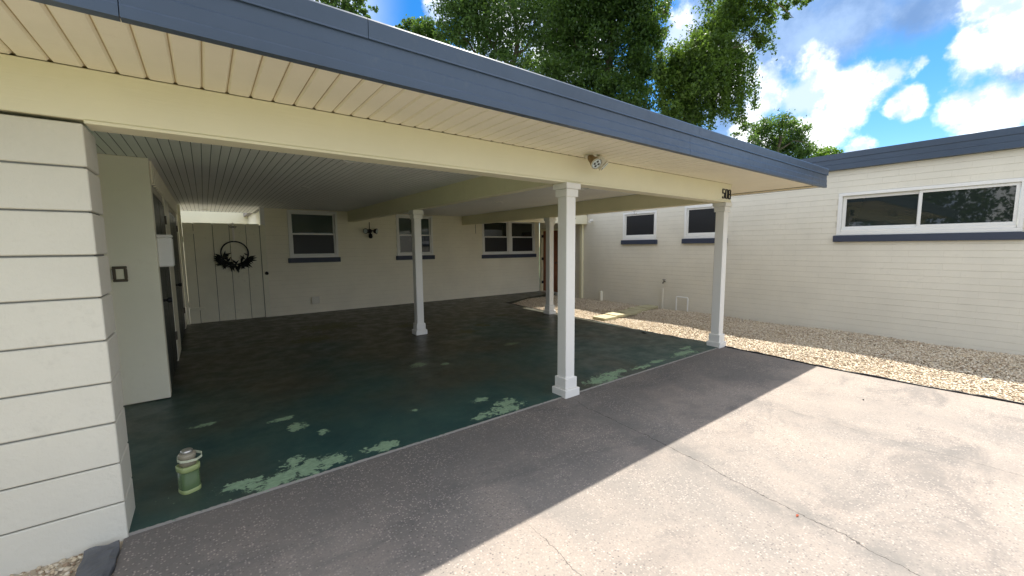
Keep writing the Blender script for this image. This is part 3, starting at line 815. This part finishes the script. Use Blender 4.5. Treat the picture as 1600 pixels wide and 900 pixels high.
# black security light on the back wall
SL = thing('security_light', 'small black twin head security light with camera on the back wall', 'security light', None, (3.42, 10.6, 1.97))
MB().tube([(0, .004, 0), (0, -.03, 0), (0, -.05, 0)], [.06, .06, .045], 16).build('base', 'black', SL, True)
for s_ in (-1, 1):
    c0 = Vector((s_*.05, -.05, .01)); d = Vector((s_*.75, -.75, -.12)).normalized()
    hd = MB().tube([c0, c0+d*.04, c0+d*.07, c0+d*.13, c0+d*.135], [.014, .02, .055, .07, .062], 14).build('lamp_head', 'black', SL, True)
    MB().tube([c0+d*.1352, c0+d*.139], [.056, .05], 14).build('lens', 'lens', hd)
MB().tube([(0, -.04, -.03), (0, -.06, -.07), (0, -.07, -.085), (0, -.085, -.15), (0, -.085, -.185)], [.02, .02, .045, .05, .03], 14).build('camera_ball', 'black', SL, True)
MB().tube([(0, -.02, .05), (0, -.02, .225)], .010, 8).build('conduit', 'bronze', SL)
# outlet box low on the back wall
OB = thing('outlet_box', 'pale square outlet box low on the back wall under the first window', 'outlet box', None, (2.05, 10.6, .31))
MB().box(-.075, .075, -.06, .003, -.075, .075, .008).build('box', 'brick', OB)
MB().box(-.085, .085, -.072, -.0605, -.085, .085, .005).build('cover', 'brick', OB)
o = MB().tube([(6.62, 10.594, 2.46), (6.62, 10.59, 2.1), (6.625, 10.588, 1.95)], .006, 6).build('loose_wire', 'bronze')
tag(o, 'short thin wire hanging on the back wall left of the twin window', 'wire')

# jug on the floor
J = thing('water_jug', 'green plastic jug with strap and metal cap on the dark carport floor', 'jug', None, (-.178, 3.24, 0))
J.rotation_euler.z = R(24); J.scale = (.94, .94, .92)
def sup(rx, ry, z, n=28, e=3.2):
    out = []
    for k in range(n):
        a = 2*math.pi*k/n; c_, s_ = math.cos(a), math.sin(a)
        out.append((rx*math.copysign(abs(c_)**(2/e), c_), ry*math.copysign(abs(s_)**(2/e), s_), z))
    return out
MB().loft([sup(.050, .050, .001), sup(.055, .055, .006), sup(.055, .055, .03), sup(.054, .054, .155)]).build('body', 'jug', J, True)
MB().loft([sup(.0555, .0555, .0005), sup(.0565, .0565, .004), sup(.0565, .0565, .028), sup(.0555, .0555, .0285)], False).build('foot_band', 'jugband', J, True)
MB().loft([sup(.055, .055, .152), sup(.060, .060, .157), sup(.061, .061, .188), sup(.056, .056, .192), sup(.05, .05, .19)], True).build('collar', 'jugband', J, True)
MB().loft([sup(.046, .046, .188, e=2.4), sup(.043, .043, .225, e=2.2), sup(.043, .043, .24, e=2)]).build('neck', 'juglid', J, True)
MB().loft([sup(.046, .046, .238, e=2), sup(.049, .049, .242, e=2), sup(.049, .049, .268, e=2), sup(.044, .044, .274, e=2)]).build('cap', 'juglid', J, True)
MB().loft([sup(.03, .03, .273, e=2), sup(.034, .034, .278, e=2), sup(.034, .034, .292, e=2), sup(.028, .028, .297, e=2)]).build('cap_top', 'steel', J, True)
mb = MB()
st_pts = [(-.05, -.03, .236), (-.02, -.052, .232), (.03, -.052, .224), (.072, -.03, .226), (.085, .0, .236), (.06, .04, .248), (.01, .052, .25), (-.04, .04, .246), (-.056, .0, .24), (-.05, -.03, .236)]
rings = []
for x, y, z in st_pts:
    nrm = Vector((x, y, 0)).normalized()
    rings.append([Vector((x, y, z))+nrm*a+Vector((0, 0, b_)) for a, b_ in ((.002, -.008), (.002, .008), (-.002, .008), (-.002, -.008))])
mb.loft(rings, False).build('strap', 'strap', J)

# slate slab by the block wall and landscape edging
mb = MB(); nu, nv = 7, 26
grid = [[None]*nv for _ in range(nu)]
for a in range(nu):
    for k in range(nv):
        u_, v_ = a/(nu-1), k/(nv-1)
        x = -.60+.135*u_+.004*math.sin(v_*9+u_)+.003*math.sin(v_*31); y = 2.24+.67*v_-.02*u_*(v_ > .95)-.03*(1-u_)*(v_ > .97)
        lay = .004*math.sin(u_*5+v_*7)+.003*math.sin(v_*23+u_*11)
        z = .012+lay*.8-(.008 if a in (0, nu-1) or k in (0, nv-1) else 0)+random.uniform(-.003, .003)
        grid[a][k] = (x, y, z)
vs = [grid[a][k] for a in range(nu) for k in range(nv)]+[(grid[a][k][0], grid[a][k][1], -.13) for a in range(nu) for k in range(nv)]
nn = nu*nv; fs = []
for a in range(nu-1):
    for k in range(nv-1):
        q = (a*nv+k, (a+1)*nv+k, (a+1)*nv+k+1, a*nv+k+1); fs.append(q); fs.append(tuple(i_+nn for i_ in q[::-1]))
for k in range(nv-1):
    fs.append((k, k+1, k+1+nn, k+nn)); q = (nu-1)*nv+k; fs.append((q+1, q, q+nn, q+1+nn))
for a in range(nu-1):
    q = a*nv; fs.append((q+nv, q, q+nn, q+nv+nn)); q = a*nv+nv-1; fs.append((q, q+nv, q+nv+nn, q+nn))
mb.add(vs, fs)
o = mb.build('slate_slab', 'slate'); tag(o, 'dark slate slab lying in gravel at the foot of the block wall', 'slate slab')
def strip(name, pts, w, z0, z1, label):
    rings = []
    for i, (x, y) in enumerate(pts):
        wob = random.uniform(-.006, .006)
        rings.append([(x-w/2+wob, y, z0), (x+w/2+wob, y, z0), (x+w/2+wob, y, z1+wob), (x-w/2+wob, y, z1+wob)])
    o = MB().loft(rings).build(name, 'edging'); return tag(o, label, 'edging')
def dens(pts, n=6):
    out = []
    for (x0, y0), (x1, y1) in zip(pts, pts[1:]):
        for k in range(n): out.append((x0+(x1-x0)*k/n, y0+(y1-y0)*k/n))
    return out+[pts[-1]]
strip('landscape_edging', dens([(x+.022, y) for x, y in drive_edge[::-1]]+[(6.345, 2.98)]), .022, -.15, .000, 'black plastic landscape edging between driveway and pale gravel')
strip('landscape_edging', dens([(x+.022, y) for x, y in [(6.31, 3.13)]+slab_edge[1:]]), .016, -.15, .003, 'thin black edging between green carport floor and gravel')

# stepping stones
steps = [((6.62, 5.83), (7.02, 5.60)), ((7.12, 5.93), (7.50, 5.66)), ((7.56, 5.95), (7.86, 5.66)), ((7.90, 6.02), (8.14, 5.74)), ((8.18, 6.10), (8.50, 5.84)), ((8.60, 6.18), (9.02, 5.86))]
lab = ['pale stepping slab nearest the green floor, in sunlight', 'second stepping slab from the green floor, sunlit', 'third stepping slab from the green floor, in shade',
       'fourth stepping slab from the green floor, mossy, in shade', 'fifth stepping slab from the green floor, mossy, second from wall', 'mossy stepping slab closest to the wing wall']
for (a, b_), l_ in zip(steps, lab):
    mb = MB().box(-abs(a[0]-b_[0])/2, abs(a[0]-b_[0])/2, -.17, .17, -.03, .03, .006)
    o = mb.build('stepping_stone', 'paver'); o.location = ((a[0]+b_[0])/2, (a[1]+b_[1])/2, -.002); o.rotation_euler = (R(random.uniform(-1.5, 1.5)), R(random.uniform(-1.5, 1.5)), R(random.uniform(-10, 2)))
    tag(o, l_, 'stepping stone', 'stepping stones across the gravel')

# gravel stones
def ico():
    ph = (1+5**.5)/2
    v = np.array([(-1, ph, 0), (1, ph, 0), (-1, -ph, 0), (1, -ph, 0), (0, -1, ph), (0, 1, ph), (0, -1, -ph), (0, 1, -ph), (ph, 0, -1), (ph, 0, 1), (-ph, 0, -1), (-ph, 0, 1)], float)
    v /= np.linalg.norm(v[0])
    f = np.array([(0, 11, 5), (0, 5, 1), (0, 1, 7), (0, 7, 10), (0, 10, 11), (1, 5, 9), (5, 11, 4), (11, 10, 2), (10, 7, 6), (7, 1, 8), (3, 9, 4), (3, 4, 2), (3, 2, 6), (3, 6, 8), (3, 8, 9), (4, 9, 5), (2, 4, 11), (6, 2, 10), (8, 6, 7), (9, 8, 1)])
    return v, f
def raw_mesh(name, V, Fq, rnd, k):
    me = bpy.data.meshes.new(name)
    nf = len(Fq)
    me.vertices.add(len(V)); me.vertices.foreach_set('co', V.astype(np.float32).ravel())
    me.loops.add(nf*k); me.loops.foreach_set('vertex_index', Fq.astype(np.int32).ravel())
    me.polygons.add(nf); me.polygons.foreach_set('loop_start', np.arange(0, nf*k, k, dtype=np.int32))
    me.update(calc_edges=True)
    a = me.attributes.new('rnd', 'FLOAT', 'FACE'); a.data.foreach_set('value', rnd.astype(np.float32))
    me.validate()
    return me
def inpoly(P, poly):
    x, y = P[:, 0], P[:, 1]; r_ = np.zeros(len(P), bool); n_ = len(poly)
    for i in range(n_):
        x0, y0 = poly[i]; x1, y1 = poly[(i+1) % n_]
        c_ = ((y0 > y) != (y1 > y)) & (x < (x1-x0)*(y-y0)/(y1-y0+1e-12)+x0)
        r_ ^= c_
    return r_
def gravel(name, poly, dens_, size, z, label):
    xs_ = [p_[0] for p_ in poly]; ys_ = [p_[1] for p_ in poly]
    n_ = int((max(xs_)-min(xs_))*(max(ys_)-min(ys_))*dens_)
    P = np.c_[rng.uniform(min(xs_), max(xs_), n_), rng.uniform(min(ys_), max(ys_), n_)]
    P = P[inpoly(P, poly)]; n_ = len(P)
    parts_V, parts_F, parts_R, off = [], [], [], 0
    near = P[:, 1] < 4.6
    octa = (np.array([(1, 0, 0), (-1, 0, 0), (0, 1, 0), (0, -1, 0), (0, 0, 1), (0, 0, -1)], float), np.array([(0, 2, 4), (2, 1, 4), (1, 3, 4), (3, 0, 4), (2, 0, 5), (1, 2, 5), (3, 1, 5), (0, 3, 5)]))
    for Q, (v, f) in ((P[near], ico()), (P[~near], octa)):
        m_ = len(Q)
        if not m_: continue
        s_ = rng.uniform(.5, 1.3, (m_, 1))*size
        ax = rng.uniform(.65, 1.3, (m_, 3)); ax[:, 2] *= .52
        jit = 1+rng.normal(0, .11, (m_, len(v), 1))
        V = v[None]*jit*(s_*ax)[:, None, :]
        th = rng.uniform(0, 2*np.pi, m_); c_, sn = np.cos(th), np.sin(th)
        tx = rng.normal(0, .28, (m_, 2))
        x = V[..., 0]*c_[:, None]-V[..., 1]*sn[:, None]; y = V[..., 0]*sn[:, None]+V[..., 1]*c_[:, None]
        zz = V[..., 2]+x*tx[:, :1]+y*tx[:, 1:]
        V = np.stack([x+Q[:, :1], y+Q[:, 1:], zz+z+rng.uniform(-.006, .008, (m_, 1))+.014*np.sin(Q[:, :1]*3.1+Q[:, 1:]*2.3)], -1)
        parts_V.append(V.reshape(-1, 3)); parts_F.append((f[None]+(np.arange(m_)*len(v))[:, None, None]).reshape(-1, 3)+off)
        parts_R.append(np.repeat(rng.random(m_), len(f))); off += m_*len(v)
    me = raw_mesh(name, np.concatenate(parts_V), np.concatenate(parts_F), np.concatenate(parts_R), 3)
    nf_ = [len(f_) for f_ in parts_F]
    me.polygons.foreach_set('use_smooth', np.r_[np.ones(nf_[0], bool), np.zeros(sum(nf_[1:]), bool)])
    o = link(name, me, 'stone', None, False); tag(o, label, None, None, 'stuff'); return o
gp = [(x+.05, y) for x, y in [(6.2, -.6), (6.18, .8), (6.19, 1.65), (6.26, 2.2), (6.30, 2.93), (6.29, 3.8), (6.31, 4.6), (6.42, 6.2), (6.48, 7.6), (6.58, 9.0)]]+[(7.6, 9.40), (8.55, 9.69), (9.08, 9.64), (9.18, 9.55), (9.18, -.6)]
gravel('gravel', gp, 3900, .0122, ZG+.006, 'pale tan pebble gravel between driveway and wing wall')
gravel('side_gravel', [(-1.7, 1.9), (-.47, 1.9), (-.465, 2.9), (-.6, 2.915), (-1.7, 2.915)], 3600, .0125, -.012, 'tan pebbles at the foot of the block wall')

# fallen leaves and bits
def leaf_bit(px_, py_, s_, mat, label):
    d = pdir(px_, py_); tt = (0-CAM_H)/d.z; P = Vector((0, 0, CAM_H))+d*tt
    z = (.001 if P.y > 2.94 else ZD+.001)
    a = random.uniform(0, 6.28); u_ = Vector((math.cos(a), math.sin(a), 0))*s_; w_ = Vector((-math.sin(a), math.cos(a), 0))*s_*.45
    mb = MB(); h_ = Vector((0, 0, s_*.35)); b0 = Vector((P.x, P.y, z))
    pts = [b0-u_+h_*.6, b0+w_+h_, b0+u_, b0-w_+h_*.9, b0+h_*.1]
    mb.add(pts+[q+Vector((0, 0, .0015)) for q in pts], [(4, 0, 1), (4, 1, 2), (4, 2, 3), (4, 3, 0), (6, 5, 9), (7, 6, 9), (8, 7, 9), (5, 8, 9), (0, 5, 6, 1), (1, 6, 7, 2), (2, 7, 8, 3), (3, 8, 5, 0)])
    o = mb.build('fallen_leaf', mat); tag(o, label, 'leaf', 'fallen leaves')
leaf_bit(1246, 803, .016, 'deadleaf', 'red brown fallen leaf beside the long crack in the sunlit driveway')
leaf_bit(1006, 521, .05, 'black', 'dark curled leaf on the green floor near the gravel edge')
leaf_bit(848, 529, .03, 'black', 'small dark leaf on the green floor left of the middle post')
leaf_bit(1349, 623, .018, 'black', 'small dark leaf on the sunlit driveway near the gravel')

# ------------------------------------------------------------------ trees
def leaves_mesh(name, blobs, depth, leaf, per_m2, thick=1.0, hang=None, spread=1.0):
    """blobs: pixel ellipses at the given distance, filled through their volume with leaf sized faces in clumps"""
    Ps, Rn = [], []
    for bl in blobs:
        px_, py_, r_ = bl[:3]; dz = bl[3] if len(bl) > 3 else rng.uniform(-1, 1)*thick
        c_ = np.array(pix(px_, py_, depth+dz)); rm = r_*depth/F_PX
        nc = max(10, int(44*rm**1.2))
        d = rng.normal(size=(nc, 3)); d /= np.linalg.norm(d, axis=1)[:, None]
        cc = c_+d*(rng.random((nc, 1))**.45)*rm*np.array([1, 1, .9])*spread
        n_ = int(per_m2*rm*rm*math.pi)
        w_ = rng.random(nc)**1.2+.25; w_ /= w_.sum()
        k_ = rng.choice(nc, n_, p=w_)
        sz = rm*rng.uniform(.13, .30, nc)
        tone = rng.random(nc)
        P = cc[k_]+rng.normal(size=(n_, 3))*sz[k_][:, None]*np.array([1, 1, .75])
        Ps.append(P); Rn.append(np.clip(tone[k_]*.65+rng.random(n_)*.35, 0, 1))
    if hang:
        for (px_, y0, y1, n_) in hang:
            dz = rng.uniform(-.5, .5); tt = rng.random(n_)
            yy = y0+(y1-y0)*tt
            xx = px_+np.cumsum(rng.normal(0, .15, n_))*.2+6*np.sin(tt*3+px_)*.5
            P = np.array([pix(a, b_, depth+dz) for a, b_ in zip(xx, yy)])+rng.normal(size=(n_, 3))*.07
            Ps.append(P); Rn.append(rng.random(n_)*.8+.1)
    P = np.concatenate(Ps); rn = np.concatenate(Rn); n_ = len(P)
    d = rng.normal(size=(n_, 3)); d[:, 2] -= .35; d /= np.linalg.norm(d, axis=1)[:, None]
    up = rng.normal(size=(n_, 3))*.55+np.array([.15, 0, 1.0]); s_ = np.cross(d, up); s_ /= np.linalg.norm(s_, axis=1)[:, None]+1e-9
    L = leaf*rng.uniform(.5, 1.6, (n_, 1))
    V = np.stack([P-d*L*.5, P+s_*L*.27, P+d*L*.5, P-s_*L*.27], 1).reshape(-1, 3)
    return raw_mesh(name, V, np.arange(n_*4).reshape(-1, 4), rn, 4)
def limb(pts, r0, r1, n=8):
    k = len(pts)
    # subdivide and jitter
    out = []
    for i in range(k-1):
        for j in range(4):
            q = pts[i].lerp(pts[i+1], j/4)
            if j: q = q+Vector(rng.normal(size=3))*(pts[i+1]-pts[i]).length*.025
            out.append(q)
    out.append(pts[-1])
    return out, [r0+(r1-r0)*i/(len(out)-1) for i in range(len(out))], n
def tree(name, label, depth, blobs, leaf, per, mat, trunk, limbs, thick=1.2, hang=None, r0=.25, spread=1.0):
    base = pix(trunk[0][0], trunk[0][1], depth); base.z = -.16
    T_ = thing(name, label, 'tree', None, tuple(base))
    mb = MB()
    pts = [Vector((base.x, base.y, -.25))]+[pix(a, b_, depth) for a, b_ in trunk]
    P_, r_, n_ = limb([p_-base for p_ in pts], r0, r0*.45)
    mb.tube(P_, r_, n_)
    for L_ in limbs:
        q = [pix(a, b_, depth+dz) for a, b_, dz in L_[0]]
        P_, r_, n_ = limb([p_-base for p_ in q], L_[1], L_[1]*.25, 6)
        mb.tube(P_, r_, n_)
    mb.build('trunk', 'bark', T_, True)
    me = leaves_mesh('crown', blobs, depth, leaf, per, thick, hang, spread)
    V = np.empty(len(me.vertices)*3, np.float32); me.vertices.foreach_get('co', V)
    V = V.reshape(-1, 3)-np.array(base, np.float32); me.vertices.foreach_set('co', V.ravel()); me.update()
    link('crown', me, mat, T_)
    return T_
tree('oak_tree', 'tall airy oak with forked branches behind the roof, left of centre', 20,
     [(735, 20, 38), (700, 30, 24), (770, 15, 40), (745, 55, 36), (715, 62, 26), (790, 60, 34), (825, 30, 40), (850, 70, 34), (830, 100, 30), (765, 90, 24), (800, 105, 26), (690, 55, 14), (720, -25, 50), (790, -40, 60), (850, -30, 50), (850, 125, 26), (775, 118, 20)],
     .13, 620, 'leaf_oak', [(790, 330), (788, 180), (800, 110), (810, 60)],
     [([(800, 110, 0), (770, 70, .3), (740, 30, .2), (725, -10, 0)], .10), ([(805, 90, 0), (835, 60, -.3), (850, 20, 0)], .09), ([(790, 150, 0), (755, 105, .4), (735, 70, .5), (705, 45, .3)], .09), ([(810, 60, 0), (800, 20, .2), (795, -40, 0)], .10), ([(770, 70, .3), (790, 40, .5), (780, 5, .5)], .05)], 1.4, spread=1.05)
tree('vine_covered_tree', 'dense dark green tree smothered in vines behind the middle of the roof', 17,
     [(885, 25, 40), (925, 35, 45), (975, 15, 45), (1010, 35, 32), (890, 80, 38), (935, 95, 46), (985, 85, 42), (905, 135, 36), (950, 145, 38), (990, 160, 30), (1005, 120, 26), (870, 115, 26), (930, -30, 60), (990, -30, 50), (880, -20, 50), (1022, 62, 20), (965, 175, 24), (915, 165, 22), (1035, 15, 14), (1030, 190, 20)],
     .115, 1350, 'leaf_dense', [(950, 330), (945, 180), (955, 80), (960, -20)],
     [([(950, 120, 0), (900, 70, .2), (880, 10, 0)], .10), ([(955, 80, 0), (1000, 45, -.3), (1020, 5, 0)], .09), ([(950, 140, 0), (1000, 110, .3), (1022, 90, .2)], .06), ([(1000, 45, -.3), (1030, 30, -.5), (1044, 12, -.5), (1050, -10, -.6)], .045), ([(1020, 60, -.3), (1040, 44, -.5), (1052, 36, -.6)], .035)], 1.0)
hang = [(x_, y0 + rng.uniform(-15, 15), y1 + rng.uniform(-18, 14), int(n_)) for x_, y0, y1, n_ in
        [(1030+i*5.0, 95-i*.9, 196-.35*abs(i-8)*2, 620) for i in range(27)] + [(1150+i*6, 90, 185-i*5, 240) for i in range(6)] + [(1168+i*7, 40, 95-i*3, 110) for i in range(7)]]
tree('leaning_vine_tree', 'leaning tree with a curtain of hanging bright vines, right of the roof centre', 15,
     [(1060, 100, 30), (1045, 130, 26), (1080, 85, 32), (1105, 62, 32), (1125, 95, 32), (1100, 120, 34), (1065, 150, 28), (1110, 155, 26), (1140, 40, 32), (1150, 85, 24), (1165, 20, 28), (1185, 60, 16), (1195, 10, 18), (1222, 8, 13), (1245, 5, 12), (1262, 2, 9), (1085, 180, 22), (1130, 130, 20), (1130, 0, 34), (1170, -25, 36), (1050, 175, 18), (1205, 30, 12), (1232, 22, 8), (1128, 35, 22, -.7), (1112, 72, 24, -.7), (1096, 104, 26, -.7), (1145, 14, 20, -.6), (1082, 135, 24, -.7)],
     .095, 1300, 'leaf_vine', [(1060, 330), (1068, 200), (1090, 120), (1120, 60), (1150, 15)],
     [([(1120, 60, 0), (1150, 15, 0), (1200, -5, -.2), (1265, -4, -.3)], .09), ([(1150, 15, 0), (1165, -30, .2)], .10), ([(1100, 100, 0), (1145, 75, -.2), (1185, 55, -.3)], .05), ([(1200, -5, -.2), (1230, 18, -.3), (1240, 28, -.3)], .025)], .7, hang, .22)
tree('small_oak_tree', 'smaller airy oak in the distance above the right end of the fascia', 24,
     [(1188, 205, 18), (1215, 195, 22), (1240, 205, 22), (1225, 222, 24), (1255, 228, 18), (1200, 228, 20), (1175, 222, 14), (1165, 200, 9), (1150, 212, 8), (1262, 244, 16), (1230, 245, 20), (1195, 248, 16)],
     .13, 800, 'leaf_oak', [(1222, 330), (1220, 270), (1215, 235), (1222, 205)],
     [([(1218, 250, 0), (1190, 225, .2), (1168, 203, .2)], .06), ([(1216, 235, 0), (1240, 220, 0), (1262, 222, 0)], .06), ([(1190, 225, .2), (1172, 222, 0), (1148, 212, 0)], .03)], 1.0, None, .14)
tree('lime_green_tree', 'bright lime green tree top just above the wing roof', 27,
     [(1290, 238, 13), (1305, 240, 10), (1278, 244, 12), (1298, 250, 12), (1318, 245, 5)], .16, 520, 'leaf_lime', [(1294, 330), (1294, 280), (1293, 245)],
     [([(1294, 262, 0), (1280, 246, 0)], .04), ([(1294, 262, 0), (1306, 244, 0)], .04)], .5, None, .1)
tree('left_oak_tree', 'leafy oak branch tips over the roof at the top left', 19,
     [(540, 8, 20), (572, 18, 11), (515, -5, 22), (560, 2, 12), (490, -20, 30), (545, 20, 12), (530, -30, 30), (588, 12, 5)], .16, 460, 'leaf_oak', [(520, 330), (520, 150), (520, 30), (522, -20)],
     [([(520, 30, 0), (545, 12, 0), (575, 16, 0)], .05), ([(520, 50, 0), (500, 10, 0), (490, -20, 0)], .06)], .9, None, .16)
tree('distant_dark_tree', 'small dark rounded tree between two oaks just above the fascia', 30,
     [(640, 40, 13), (658, 45, 15), (675, 38, 12), (626, 44, 8), (650, 58, 14), (675, 56, 14), (690, 68, 14), (620, 52, 8)], .18, 520, 'leaf_dense', [(658, 330), (658, 150), (657, 50)],
     [([(658, 70, 0), (642, 45, 0)], .06), ([(658, 70, 0), (676, 45, 0)], .06)], .9, None, .16)

# tall hedge on the far side of the driveway: it shows mirrored in the wide wing window
HG = thing('tall_hedge', 'tall dense hedge across the driveway, seen mirrored in the wide wing window', 'hedge', None, (-12, 2, -.16))
n_ = 26000
cc = np.c_[rng.uniform(-1.3, 1.3, 420), rng.uniform(-9, 9, 420), rng.uniform(.2, 5.6, 420)]
k_ = rng.integers(0, 420, n_)
P = cc[k_]+rng.normal(size=(n_, 3))*.33
d = rng.normal(size=(n_, 3)); d /= np.linalg.norm(d, axis=1)[:, None]
s_ = np.cross(d, rng.normal(size=(n_, 3))); s_ /= np.linalg.norm(s_, axis=1)[:, None]
L = .24*rng.uniform(.6, 1.3, (n_, 1))
V = np.stack([P-d*L*.5, P+s_*L*.3, P+d*L*.5, P-s_*L*.3], 1).reshape(-1, 3)
V[:, 2] = np.maximum(V[:, 2], .02)
link('foliage', raw_mesh('foliage', V, np.arange(n_*4).reshape(-1, 4), np.clip(rng.random(420)[k_]*.7+rng.random(n_)*.3, 0, 1), 4), 'leaf_dense', HG)
for yy in np.arange(-8, 8.1, 2.0):
    MB().tube([(0, yy, -.1), (.05, yy+.1, 2), (0, yy+.2, 4.6)], [.09, .06, .02], 7).build('stem', 'bark', HG, True)
